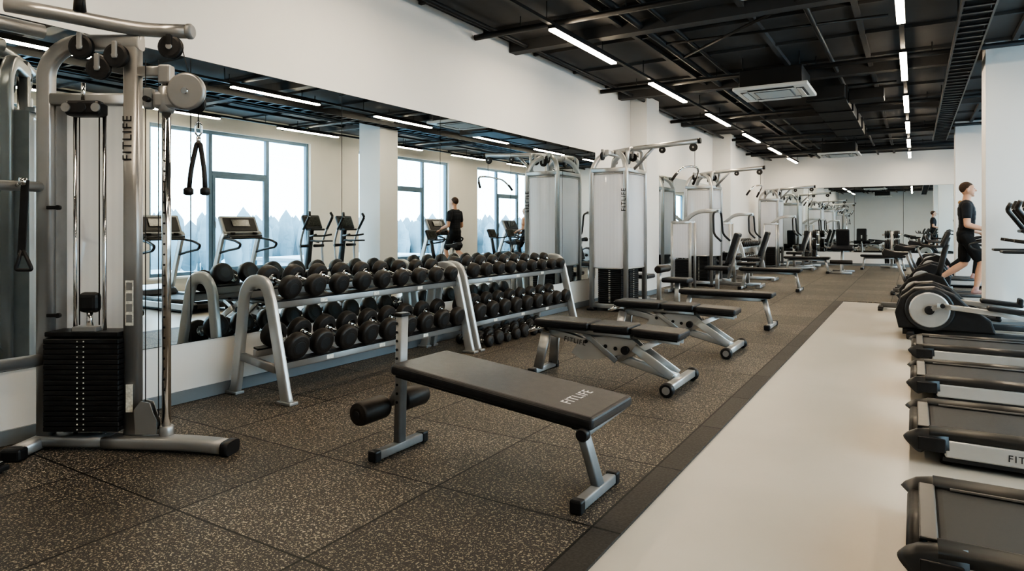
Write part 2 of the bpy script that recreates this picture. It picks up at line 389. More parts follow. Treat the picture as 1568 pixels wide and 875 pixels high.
# ------------------------------------------------------------ treadmill
def treadmill():
    b=B(); b.M=Matrix.Diagonal((1,1.06,1,1))
    b.box((.85,0,.085),(1.5,.60,.09),BLACK,bev=.01)
    pr=[(.07+.045*math.cos(t),.14+.03*math.sin(t)) for t in [PI*1.5-i*PI/8 for i in range(9)]]
    b.prism(pr+[(1.5,.17),(1.5,.11)],-.27,.27,BELT)
    for s in (-1,1):
        b.bar([(.04,s*.325,.165),(1.52,s*.325,.175)],.115,.06,DGREY,ref=(0,0,1),e=3.5,n=20)
        b.box((.82,s*.365,.100),(1.42,.045,.095),SILVERL,bev=.012,seg=3)
        b.box((.80,s*.362,.045),(1.40,.04,.03),BLACK,bev=.006)
        b.bar([(-.03,s*.325,.095),(-.022,s*.328,.105),(.00,s*.33,.118),(.05,s*.331,.128),(.13,s*.331,.132)],.118,.12,DGREY,e=3.4,n=24,ref=(0,0,1))
        b.box((.05,s*.391,.115),(.13,.012,.075),BLACK,bev=.005)
        b.cyl((.12,s*.30,0),(.12,s*.30,.06),.03,RUBBER); b.cyl((1.65,s*.30,0),(1.65,s*.30,.06),.03,RUBBER)
        b.bar([(1.80,s*.36,.10),(1.66,s*.36,.55),(1.46,s*.36,1.12),(1.40,s*.34,1.20)],.055,.105,SILVERL,fil=.15,ref=(1,0,0),e=4)
        b.box((1.80,s*.36,.12),(.26,.09,.16),DGREY,bev=.02)
        b.tube([(1.58,s*.36,.82),(1.30,s*.36,.88),(.98,s*.36,.93),(.93,s*.36,1.0),(1.10,s*.36,1.06),(1.42,s*.35,1.10)],.021,BLACK,fil=.07)
        b.bar([(.10,s*.262,.178),(1.5,s*.262,.182)],.010,.010,MGREY)
    b.bar([(-.022,-.28,.105),(-.022,.28,.105)],.07,.085,BLACK,e=3)
    b.box((.015,0,.176),(.06,.56,.014),DGREY,bev=.006)
    b.prism([(1.44,.08),(1.44,.20),(1.52,.27),(1.72,.33),(1.92,.27),(1.98,.17),(1.98,.06)],-.31,.31,DGREY,.015)
    b.prism([(1.54,.275),(1.72,.336),(1.90,.281),(1.72,.342)],-.2,.2,SILVERL)
    b.tube([(1.28,-.30,1.10),(1.28,-.25,1.10),(1.28,.25,1.10),(1.28,.30,1.10)],.019,RUBBER)
    for s in (-1,1): b.tube([(1.28,s*.30,1.10),(1.40,s*.32,1.14)],.018,SILVER)
    b.box((1.40,0,1.14),(.22,.66,.07),DGREY,rot=(0,-.2,0),bev=.02)
    b.box((1.51,0,1.33),(.07,.72,.36),MGREY,rot=(0,.45,0),bev=.025)
    b.box((1.476,0,1.345),(.02,.62,.27),BLACK,rot=(0,.45,0),bev=.008)
    b.box((1.464,0,1.375),(.012,.34,.14),SCREEN,rot=(0,.45,0),bev=.003)
    for i in range(9): b.box((1.432,-.26+i*.065,1.26),(.012,.035,.02),MGREY,rot=(0,.45,0))
    for s in (-1,1): b.lathe((1.36,s*.22,1.17),(0,0,1),[(0,.035),(.03,.042),(.035,.03)],BLACK,14)
    return b.mesh('treadmill')
mt=treadmill()
TM=[place(mt,'treadmill',(0.03,y,0)) for y in (1.60,3.08,4.64,6.13,7.66)]
place(mt,'treadmill',(-.18,13.26,MT)); place(mt,'treadmill',(.03,17.2,MT))

# ------------------------------------------------------------ elliptical
def elliptical():
    b=B()
    b.bar([(.0,0,.06),(1.75,0,.06)],.10,.08,DGREY)
    for x in (.08,1.72): b.bar([(x,-.30,.04),(x,.30,.04)],.08,.07,BLACK,ref=(0,0,1))
    for x in (.08,1.72):
        for s in (-1,1): b.cyl((x,s*.29,0),(x,s*.29,.05),.035,RUBBER)
    pts=[(-.04,.10),(-.08,.28),(-.02,.46),(.12,.58),(.32,.60),(.52,.52),(.66,.38),(.86,.24),(.90,.10)]
    b.prism(pts,-.11,.11,BLACK,.02)
    for s in (-1,1):
        b.lathe((.27,s*.11,.335),(0,s,0),[(0,.25),(.02,.25),(.03,.235)],DGREY,32)
        b.lathe((.27,s*.14,.335),(0,s,0),[(0,.205),(.012,.205),(.02,.19)],SILVERL,32)
        b.lathe((.27,s*.16,.335),(0,s,0),[(0,.05),(.03,.05),(.035,.03)],BLACK,18)
        ph=.6 if s<0 else .6+PI
        cx=.27+.15*math.cos(ph); cz=.335+.12*math.sin(ph)
        b.bar([(.27,s*.18,.335),(cx,s*.18,cz)],.03,.05,SILVER,ref=(0,0,1))
        b.cyl((cx,s*.16,cz),(cx,s*.30,cz),.025,BLACK)
        b.bar([(cx-.05,s*.25,cz),(cx+.55,s*.25,cz-.06),(1.35,s*.25,.26)],.045,.06,SILVERL,ref=(0,0,1))
        b.box((cx+.62,s*.25,cz-.02),(.42,.17,.05),BLACK,rot=(0,.10,0),bev=.02)
        b.box((cx+.80,s*.25,cz+.0),(.05,.17,.09),BLACK,rot=(0,.10,0),bev=.015)
        b.tube([(1.35,s*.26,.26),(1.38,s*.27,.60),(1.42,s*.28,.95),(1.30,s*.30,1.25),(1.12,s*.30,1.52)],.022,SILVER,fil=.12)
        b.tube([(1.30,s*.30,1.25),(1.12,s*.30,1.52),(1.16,s*.27,1.60)],.026,RUBBER,fil=.04)
        b.cyl((1.40,s*.06,.92),(1.40,s*.30,.92),.03,BLACK)
        b.tube([(1.42,s*.03,1.12),(1.22,s*.16,1.12),(1.05,s*.20,1.15)],.019,RUBBER,fil=.08)
    b.bar([(1.62,0,.10),(1.52,0,.55),(1.42,0,1.30)],.10,.12,DGREY,fil=.2,ref=(1,0,0),e=3)
    b.prism([(1.30,.06),(1.42,.32),(1.60,.36),(1.75,.20),(1.78,.06)],-.10,.10,BLACK,.02)
    b.box((1.40,0,1.40),(.07,.44,.30),DGREY,rot=(0,.4,0),bev=.03)
    b.box((1.365,0,1.41),(.02,.34,.20),SCREEN,rot=(0,.4,0),bev=.006)
    b.box((1.30,0,1.25),(.18,.36,.04),BLACK,bev=.015)
    b.box((1.12,0,1.02),(.34,.30,.03),DGREY,bev=.012); b.tube([(1.46,0,1.04),(1.2,0,1.0)],.02,DGREY)
    return b.mesh('elliptical_trainer')
me_=elliptical()
place(me_,'elliptical_trainer',(-.12,9.15,0))
place(me_,'elliptical_trainer',(-.12,10.05,0))
place(me_,'elliptical_trainer',(.1,20.4,MT))
# ------------------------------------------------------------ exercise bike
def bike():
    b=B()
    for x in (.05,1.0): b.bar([(x,-.25,.035),(x,.25,.035)],.07,.05,DGREY,ref=(0,0,1))
    for x in (.05,1.0):
        for s in (-1,1): b.cyl((x,s*.24,0),(x,s*.24,.04),.035,RUBBER)
    b.bar([(.05,0,.07),(1.0,0,.07)],.08,.08,GREY)
    b.prism([(.30,.10),(.30,.34),(.42,.50),(.66,.60),(.88,.54),(.98,.36),(.96,.10)],-.09,.09,BLACK,.02)
    for s in (-1,1):
        b.lathe((.52,s*.09,.32),(0,s,0),[(0,.15),(.012,.15),(.02,.13)],SILVERL,24)
        a=.5 if s<0 else .5+PI
        px,pz=.52+.17*math.cos(a),.32+.17*math.sin(a)
        b.bar([(.52,s*.13,.32),(px,s*.13,pz)],.02,.035,SILVER,ref=(0,0,1)); b.box((px,s*.19,pz),(.11,.10,.03),BLACK,bev=.008)
    b.bar([(.40,0,.40),(.24,0,.85)],.05,.05,SILVER,ref=(1,0,0),e=3)
    b.prism([(.06,.90),(.08,.83),(.30,.83),(.42,.88),(.42,.91),(.24,.92),(.10,.96)],-.10,.10,VINYL,.02)
    b.bar([(.80,0,.50),(.92,0,1.04)],.07,.08,DGREY,ref=(1,0,0),e=3)
    b.box((.90,0,1.12),(.06,.34,.24),DGREY,rot=(0,.4,0),bev=.02); b.box((.868,0,1.13),(.015,.24,.15),SCREEN,rot=(0,.4,0))
    for s in (-1,1): b.tube([(.90,0,1.0),(.78,s*.18,1.0),(.58,s*.24,1.02),(.56,s*.22,1.12)],.017,RUBBER,fil=.06)
    return b.mesh('exercise_bike')
mb=bike()
place(mb,'exercise_bike',(-.50,11.9,0))
for x,y in ((-.40,14.6),(-.35,15.6),(-.2,19.2)): place(mb,'exercise_bike',(x,y,MT))

# ------------------------------------------------------------ front bench
b=B()
zc=MT
for x in (-2.52,-1.29):
    b.bar([(x,2.665,zc+.032),(x,3.05,zc+.032)],.052,.05,MGREY,ref=(0,0,1))
    for y in (2.655,3.06): b.box((x,y,zc+.032),(.062,.05,.064),BLACK,bev=.01)
b.bar([(-2.52,2.86,zc+.05),(-2.50,2.86,.80)],.065,.045,MGREY,ref=(1,0,0))
for i in range(10): b.cyl((-2.51,2.826,.30+i*.05),(-2.51,2.822,.30+i*.05),.008,BLACK,n=8)
b.box((-2.50,2.86,.80),(.055,.075,.02),BLACK,bev=.005)
b.bar([(-1.29,2.88,zc+.05),(-1.40,2.88,.40)],.07,.045,MGREY,ref=(1,0,0))
b.bar([(-2.51,2.88,.475),(-1.36,2.88,.375)],.05,.05,MGREY,ref=(0,0,1))
b.bar([(-1.52,2.80,.40),(-1.30,2.80,.37)],.03,.04,MGREY); b.bar([(-1.52,2.96,.40),(-1.30,2.96,.37)],.03,.04,MGREY)
b.cyl((-1.36,2.76,.375),(-1.36,3.02,.375),.028,BLACK,.005)
b.cyl((-1.26,2.66,.372),(-1.26,3.12,.39),.020,MGREY); b.cyl((-1.26,2.63,.371),(-1.26,2.67,.372),.03,BLACK,.005)
L=1.20; ang=math.atan2(.112,1.15)
b.M=Matrix.Translation((-1.815,2.90,.474))@Matrix.Rotation(ang,4,'Y')
b.box((0,0,0),(L,.49,.062),VINYL,bev=.022,seg=4)
b.box((0,0,-.036),(L-.06,.44,.016),BLACK)
b.M=Matrix.Identity(4)
b.bar([(-2.51,2.88,.42),(-2.60,2.88,.27)],.04,.04,MGREY,ref=(1,0,0))
b.cyl((-2.60,2.62,.27),(-2.60,3.16,.27),.012,CHROME)
for y0,y1 in ((2.60,2.82),(2.95,3.17)):
    b.lathe((-2.60,y0,.27),(0,1,0),[(0,.035),(.006,.060),(.02,.066),(y1-y0-.02,.066),(y1-y0-.006,.060),(y1-y0,.035)],RUBBER,24)
    b.cyl((-2.60,y0-.006,.27),(-2.60,y1+.006,.27),.02,BLACK)
bench=b.obj('flat_bench')
def lettering(txt,size,M,parent,m=WHITE,nm='lettering'):
    c=bpy.data.curves.new(nm,'FONT'); c.body=txt; c.size=size; c.extrude=.0006; c.align_x='CENTER'; c.space_character=1.15
    o=bpy.data.objects.new(nm,c); c.materials.append(m); scene.collection.objects.link(o)
    o.parent=parent; o.matrix_local=M; return o
pm=Matrix.Translation((-1.815,2.90,.474))@Matrix.Rotation(ang,4,'Y')
lettering('FITLIFE',.078,pm@Matrix.Translation((.43,0,.0318))@Matrix.Rotation(PI/2,4,'Z'),bench)
lettering('FITLIFE',.05,Matrix.Translation((.47,-.4125,.083))@Matrix.Rotation(PI/2,4,'X'),TM[2],BLACK)

# ------------------------------------------------------------ adjustable bench
def adj():
    b=B()
    def pad(x0,x1,w,z,m=VINYL,rot=0):
        b.box(((x0+x1)/2,0,z),(x1-x0,w,.06),m,bev=.02,seg=3,rot=(0,rot,0)); b.box(((x0+x1)/2,0,z-.036),(x1-x0-.05,w-.05,.016),BLACK,rot=(0,rot,0))
    pad(-.02,.50,.30,.455); pad(.515,.86,.30,.45); pad(.875,1.28,.30,.435,rot=.03)
    b.bar([(.0,-.20,.03),(.0,.20,.03)],.05,.05,SILVER)
    for s in (-1,1):
        b.box((.0,s*.21,.03),(.07,.05,.06),BLACK,bev=.01)
    for s in (-1,1):
        b.bar([(.02,s*.14,.05),(.07,s*.09,.36)],.03,.09,SILVER,ref=(1,0,0),e=4)
    b.bar([(.07,0,.36),(.30,0,.33),(.62,0,.22),(1.22,0,.08)],.07,.07,SILVERL,fil=.15,e=5)
    b.bar([(.10,-.07,.40),(.85,-.07,.39)],.03,.035,SILVER); b.bar([(.10,.07,.40),(.85,.07,.39)],.03,.035,SILVER)
    b.bar([(.82,-.05,.39),(1.25,-.05,.37)],.03,.035,SILVER); b.bar([(.82,.05,.39),(1.25,.05,.37)],.03,.035,SILVER)
    for s in (-1,1):
        b.prism([(.30,.20),(.38,.33),(.62,.37),(.86,.36),(.93,.30),(.80,.24),(.55,.17),(.40,.15)],s*.045-.006,s*.045+.006,SILVERL)
        b.bar([(.42,s*.06,.39),(.72,s*.06,.17)],.02,.045,SILVER,ref=(0,0,1))
        b.bar([(1.08,s*.055,.37),(.74,s*.055,.19)],.02,.05,SILVERL,ref=(0,0,1))
        b.bar([(.88,s*.075,.30),(1.20,s*.075,.10)],.02,.07,SILVERL,ref=(0,0,1))
        for i in range(5): b.cyl((.44+i*.09,s*.052,.31-i*.012),(.44+i*.09,s*.06,.31-i*.012),.016,BLACK,n=10)
        b.cyl((.80,s*.04,.27),(.80,s*.085,.27),.035,BLACK,.005)
    b.bar([(1.24,-.30,.065),(1.24,.30,.065)],.07,.06,SILVERL)
    for s in (-1,1):
        b.lathe((1.24,s*.30,.055),(0,s,0),[(0,.045),(.01,.055),(.045,.055),(.055,.045)],BLACK,20)
        b.cyl((1.24,s*.355,.055),(1.24,s*.36,.055),.03,SILVER)
    b.tube([(-.02,-.10,.40),(-.10,-.10,.36),(-.10,.10,.36),(-.02,.10,.40)],.014,CHROME,fil=.03)
    return b.mesh('adjustable_bench')
mad=adj()
o2=place(mad,'adjustable_bench',(-2.83,5.14,MT)); o3=place(mad,'adjustable_bench',(-2.80,6.85,MT))
lettering('FITLIFE',.06,Matrix.Translation((.33,-.0516,.285))@Matrix.Rotation(.12,4,'Y')@Matrix.Rotation(PI/2,4,'X'),o2,BLACK)
def flatb(l=1.2):
    b=B()
    b.box((l/2,0,.42),(l,.29,.06),VINYL,bev=.02,seg=3); b.box((l/2,0,.384),(l-.06,.24,.014),BLACK)
    b.bar([(.12,0,.35),(l-.10,0,.35)],.05,.05,SILVER)
    for x,dx in ((.12,-.07),(l-.12,.08)):
        b.bar([(x,0,.36),(x+dx,0,.04)],.08,.06,SILVERL,ref=(1,0,0),e=4)
        b.bar([(x+dx,-.25,.032),(x+dx,.25,.032)],.06,.05,SILVERL)
        for s in (-1,1): b.box((x+dx,s*.26,.032),(.075,.05,.064),BLACK,bev=.012)
    return b.mesh('flat_bench')
mf=flatb()
place(mf,'flat_bench',(-2.72,8.85,MT)); place(mf,'flat_bench',(-3.12,14.2,MT))

# ------------------------------------------------------------ dumbbell rack
def rack(L):
    b=B()
    for y in (0,L):
        b.bar([(0.62,y,.0),(.60,y,.06),(.43,y,.76),(.38,y,.87),(.22,y,.885),(.13,y,.79),(.03,y,.06),(.0,y,.0)],.05,.10,SILVERL,fil=.08,ref=(1,0,0),e=4,n=20)
        b.box((.615,y,.012),(.15,.08,.024),SILVER,bev=.006); b.box((.01,y,.012),(.13,.08,.024),SILVER,bev=.006)
        b.bar([(.07,y,.30),(.50,y,.24)],.04,.06,SILVER)
    for (cx,cz,w) in ((.30,.74,.13),(.36,.29,.14)):
        for sx in (-1,1):
            x=cx+sx*w; z=cz-sx*.035
            b.bar([(x,.02,z),(x,L-.02,z)],.03,.06,SILVER)
            b.box((x,L/2,z+.035),(.05,L-.06,.012),BLACK,rot=(0,.26,0))
        for k in range(5): b.bar([(cx-w,.2+k*(L-.4)/4,cz+.025),(cx+w,.2+k*(L-.4)/4,cz-.045)],.03,.02,SILVER)
        for k in range(3): b.box((cx+w+.0175,.5+k*.6,cz-.035),(.004,.07,.03),LABEL)
    return b.mesh('dumbbell_rack')
def dumbbell(b,c,r,hl,L,tilt):
    b.M=Matrix.Translation(c)@Matrix.Rotation(tilt,4,'Y')
    for s in (-1,1):
        b.lathe((s*(L/2),0,0),(-s,0,0),[(0,r*.55),(.003,r*.62),(.006,r*.82),(.016,r*.97),(.026,r),(hl-.02,r),(hl-.006,r*.9),(hl,r*.6)],RUBBER,20)
        b.lathe((s*(L/2),0,0),(s,0,0),[(-.002,r*.5),(.001,r*.48),(.002,r*.44)],DGREY,18)
        b.cyl((s*(L/2-hl),0,0),(s*(L/2-hl-.018),0,0),r*.42,CHROME)
    b.sweep([(-(L/2-hl),0,0),(-.05,0,0),(0,0,0),(.05,0,0),(L/2-hl,0,0)],.034,.034,CHROME,sc=[.85,1.,1.1,1.,.85])
    b.M=Matrix.Identity(4)
def dbset(L,r0,r1):
    b=B(); th=.26
    for (cx,cz,ra,rb,n) in ((.31,.74,r0,r0*.82,9),(.38,.29,r1,r1*.9,9)):
        for i in range(n):
            t=i/(n-1); r=ra+(rb-ra)*t; y=.14+(L-.28)*t
            off=.043+r
            dumbbell(b,(cx+math.sin(th)*off,y+random.uniform(-.006,.006),cz+math.cos(th)*off),r,.092,.36,th)
    return b.mesh('dumbbell_set')
mr1=rack(2.30); 
RX=-4.49
def put(set_me,x,y):
    r=place(mr1,'dumbbell_rack',(x,y,MT)); d=place(set_me,'dumbbells'); d.parent=r
put(dbset(2.30,.090,.103),RX,3.18)
md2=dbset(2.30,.080,.094); put(md2,RX,5.60); put(md2,RX,18.6)
b=B()
for i in range(10):
    for j in range(2):
        r=.052+.012*((i+j)%3); dumbbell(b,(.27+j*.27+random.uniform(-.02,.02),i*.185,r),r,.07,.21,0)
b.obj('small_dumbbell_set',(RX,5.85,MT))

# ------------------------------------------------------------ cable machine (near left)
b=B()
b.bar([(.10,-.0,.045),(.30,-.03,.05),(.55,-.05,.05),(.72,-.07,.045),(.83,-.09,.04)],.11,.075,SILVER,fil=.1,e=4)
b.bar([(.83,-.09,.04),(.875,-.098,.038)],.125,.08,BLACK,e=4)
b.bar([(-.29,0,.05),(.14,0,.05)],.10,.07,SILVER,e=4)
b.bar([(-.29,-.18,.04),(-.29,.16,.04)],.09,.07,SILVER,e=4)
for y in (-.2,.17): b.box((-.29,y,.035),(.11,.08,.07),BLACK,bev=.015)
b.bar([(-.255,0,.05),(-.255,0,1.9),(-.255,0,2.24),(-.12,0,2.36),(.27,0,2.36),(.30,0,2.36)],.07,.09,SILVER,fil=.12,ref=(1,0,0),e=4)
b.bar([(.25,0,.05),(.25,0,2.33)],.07,.092,SILVER,ref=(1,0,0),e=4)
b.bar([(-.22,0,2.03),(.22,0,2.03)],.06,.07,SILVER)
b.tube([(-.30,-.25,2.50),(.0,-.12,2.47),(.30,-.02,2.43),(.58,-.02,2.42)],.040,SILVER,fil=.15,n=16); b.cyl((.57,-.02,2.42),(.61,-.02,2.42),.044,MGREY,.01)
b.bar([(.25,0,2.30),(.27,0,2.43)],.06,.08,SILVER,ref=(1,0,0))
b.tube([(.02,-.14,2.50),(.04,-.16,2.60),(.26,-.28,2.66),(.34,-.36,2.60),(.30,-.38,2.52)],.022,RUBBER,fil=.06)
b.tube([(.04,-.12,2.48),(.04,-.14,2.62)],.018,BLACK)
def w2l(X,Y):
    X-=-4.083;Y-=1.948; return (X*.8514+Y*.5245, -X*.5245+Y*.8514)
for z,r in ((2.42,.04),(1.52,.03),(.52,.035)):
    a=w2l(-4.30,1.80); c=w2l(-4.32,.55); b.tube([(a[0],a[1],z),(c[0],c[1],z)],r,SILVER)
c=w2l(-4.32,.52); b.bar([(c[0],c[1],.03),(c[0],c[1],2.45)],.08,.09,SILVER,ref=(1,0,0),e=4)
c=w2l(-4.25,.52); b.bar([(c[0]-.25,c[1],.035),(c[0]+.1,c[1],.035)],.12,.07,SILVER,e=4)
a=w2l(-4.20,1.66)
b.box((a[0],a[1],1.34),(.045,.006,.42),BLACK,rot=(0,.05,0),bev=.002)
b.tube([(a[0]-.01,a[1],1.16),(a[0]-.045,a[1],1.05),(a[0]+.05,a[1],1.05),(a[0]+.0,a[1],1.16)],.010,BLACK,fil=.02)
b.cyl((a[0],a[1],1.52),(a[0],a[1],1.56),.02,CHROME)
a2=w2l(-4.30,1.66); b.tube([(a2[0],a2[1],1.52),(a[0],a[1],1.53)],.012,CHROME)
sh=[(-.21,.10),(-.14,.125),(0,.135),(.14,.125),(.21,.10)]
for (x0,y0),(x1,y1) in zip(sh[:-1],sh[1:]):
    b.add([(x0,y0,.12),(x1,y1,.12),(x1,y1,2.03),(x0,y0,2.03)],[[0,1,2,3]],FROST,False)
for x in (-.21,.21): b.box((x,.06,1.08),(.012,.10,1.9),MGREY)
b.box((0,.115,2.04),(.43,.05,.03),SILVER); b.box((0,.115,.11),(.43,.05,.03),SILVER)
for x in (-.085,.085): b.cyl((x,0,.08),(x,0,2.0),.011,CHROME)
for x in (-.055,.06): b.cyl((x,-.01,.72),(x,-.01,2.0),.004,BLACK,n=6)
n=18
for i in range(n): b.box((0,0,.135+i*.0295),(.43,.17,.0265),IRON,bev=.003,seg=1)
for i in range(n):
    for x in (-.018,.018): b.box((x,-.087,.135+i*.0295),(.006,.004,.007),LABEL)
b.box((0,0,.675),(.42,.16,.025),IRON,bev=.004); b.box((0,-.03,.70),(.14,.06,.03),SILVER,bev=.006)
b.cyl((0,0,.69),(0,0,.80),.018,CHROME); b.box((0,0,.85),(.12,.06,.12),BLACK,bev=.03,seg=3)
b.box((0,-.03,1.97),(.20,.10,.09),BLACK,bev=.02); b.cyl((0,-.09,1.97),(0,.02,1.97),.03,BLACK)
b.cyl((-.085,-.09,1.97),(-.085,-.08,1.97),.025,SILVER); b.cyl((.085,-.09,1.97),(.085,-.08,1.97),.025,SILVER)
b.cyl((-.02,-.03,2.02),(-.02,-.03,2.12),.012,CHROME)
for x,z in ((-.01,2.32),(.09,2.20),(.19,2.27)): b.pulley((x,-.06,z),(0,1,0),.068,.035)
for x,z in ((-.01,2.32),(.09,2.20),(.19,2.27)): b.box((x,-.06,z+.03),(.03,.06,.10),SILVER,bev=.008)
b.pulley((.48,-.02,2.33),(0,1,0),.068,.04); b.box((.48,-.02,2.375),(.035,.06,.08),BLACK,bev=.008)
for z in (1.40,.78):
    for x in (-.20,): b.box((x+.02,-.05,z),(.07,.02,.02),BLACK,bev=.004); b.cyl((x+.05,-.06,z),(x+.05,-.04,z),.014,BLACK)
b.box((.25,-.037,.85),(.045,.003,.26),LABEL)
for i in range(4): b.box((.25,-.0388,.76+i*.062),(.034,.002,.045),MGREY)
b.box((.25,-.037,.30),(.04,.003,.16),LABEL)
px=.455
b.cyl((px,-.02,.06),(px,-.02,2.22),.0245,CHROME,n=24)
for i in range(26): b.cyl((px,-.046,.35+i*.06),(px,-.0435,.35+i*.06),.006,BLACK,n=8)
b.cyl((px,-.02,.08),(px,-.02,.14),.04,SILVER,.006)
b.bar([(.25,0,2.19),(px+.02,-.02,2.19)],.05,.06,SILVER); b.box((px,-.02,2.17),(.07,.07,.11),SILVER,bev=.012)
b.cyl((.25,-.0,.14),(px,-.02,.10),.02,SILVER)
b.cyl((px,-.02,1.95),(px,-.02,2.10),.042,SILVER,.006)
b.box((px+.02,-.03,2.02),(.17,.06,.10),SILVER,bev=.02)
b.lathe((.59,-.075,2.065),(0,1,0),[(0,.095),(.006,.108),(.03,.108),(.036,.095)],SILVER,32); b.cyl((.59,-.09,2.065),(.59,-.03,2.065),.018,CHROME)
b.pulley((.63,-.03,2.00),(0,1,0),.055,.03)
b.box((.36,-.03,2.03),(.05,.05,.12),MGREY,bev=.01); b.cyl((.37,-.09,2.02),(.37,-.03,2.02),.016,BLACK)
for x in (.42,.345): b.cyl((x,-.04,.20),(x,-.04,2.25),.003,BLACK,n=6)
b.cyl((.545,-.02,2.33),(.60,-.02,2.10),.003,BLACK,n=6)
rx=.645
b.cyl((rx,-.03,1.95),(rx,-.03,1.86),.004,BLACK,n=6); b.tube([(rx,-.03,1.90),(rx-.018,-.03,1.88),(rx-.018,-.03,1.83),(rx,-.03,1.81),(rx+.018,-.03,1.83),(rx+.018,-.03,1.88),(rx,-.03,1.90)],.005,CHROME,fil=.01,n=8)
b.cyl((rx,-.03,1.81),(rx,-.03,1.775),.012,CHROME)
b.sweep(fillet([(rx-.045,-.05,1.50),(rx-.038,-.04,1.62),(rx-.01,-.03,1.77),(rx+.01,-.03,1.77),(rx+.038,-.04,1.62),(rx+.048,-.05,1.50)],.05),.026,.026,RUBBER)
for s in (-1,1): b.lathe((rx+s*.048,-.05,1.47),(0,0,1),[(0,.014),(.008,.027),(.035,.027),(.045,.018)],BLACK,16)
for y in (-.06,-.02): b.prism([(.30,.10),(.29,.24),(.33,.29),(.38,.28),(.40,.22),(.42,.18),(.42,.10)],y-.004,y+.004,SILVER)
b.pulley((.345,-.04,.235),(0,1,0),.05,.03); b.pulley((.385,-.04,.15),(0,1,0),.04,.03)
cm=b.obj('cable_machine',(-4.083,1.948,MT),math.radians(31.63))
lettering('FITLIFE',.075,Matrix.Translation((.262,-.0372,1.80))@Matrix.Rotation(-PI/2,4,'Y')@Matrix.Rotation(PI/2,4,'X'),cm,BLACK)
b=B(); b.box((0,0,.03),(.30,.22,.03),BLACK,bev=.008); b.box((0,0,.010),(.24,.18,.02),IRON)
b.tube([(-.13,-.09,.05),(-.13,.09,.05)],.014,CHROME); b.tube([(.12,-.09,.05),(.12,.09,.05)],.014,CHROME)
b.obj('low_row_footplate',(-4.14,1.38,MT),.4)

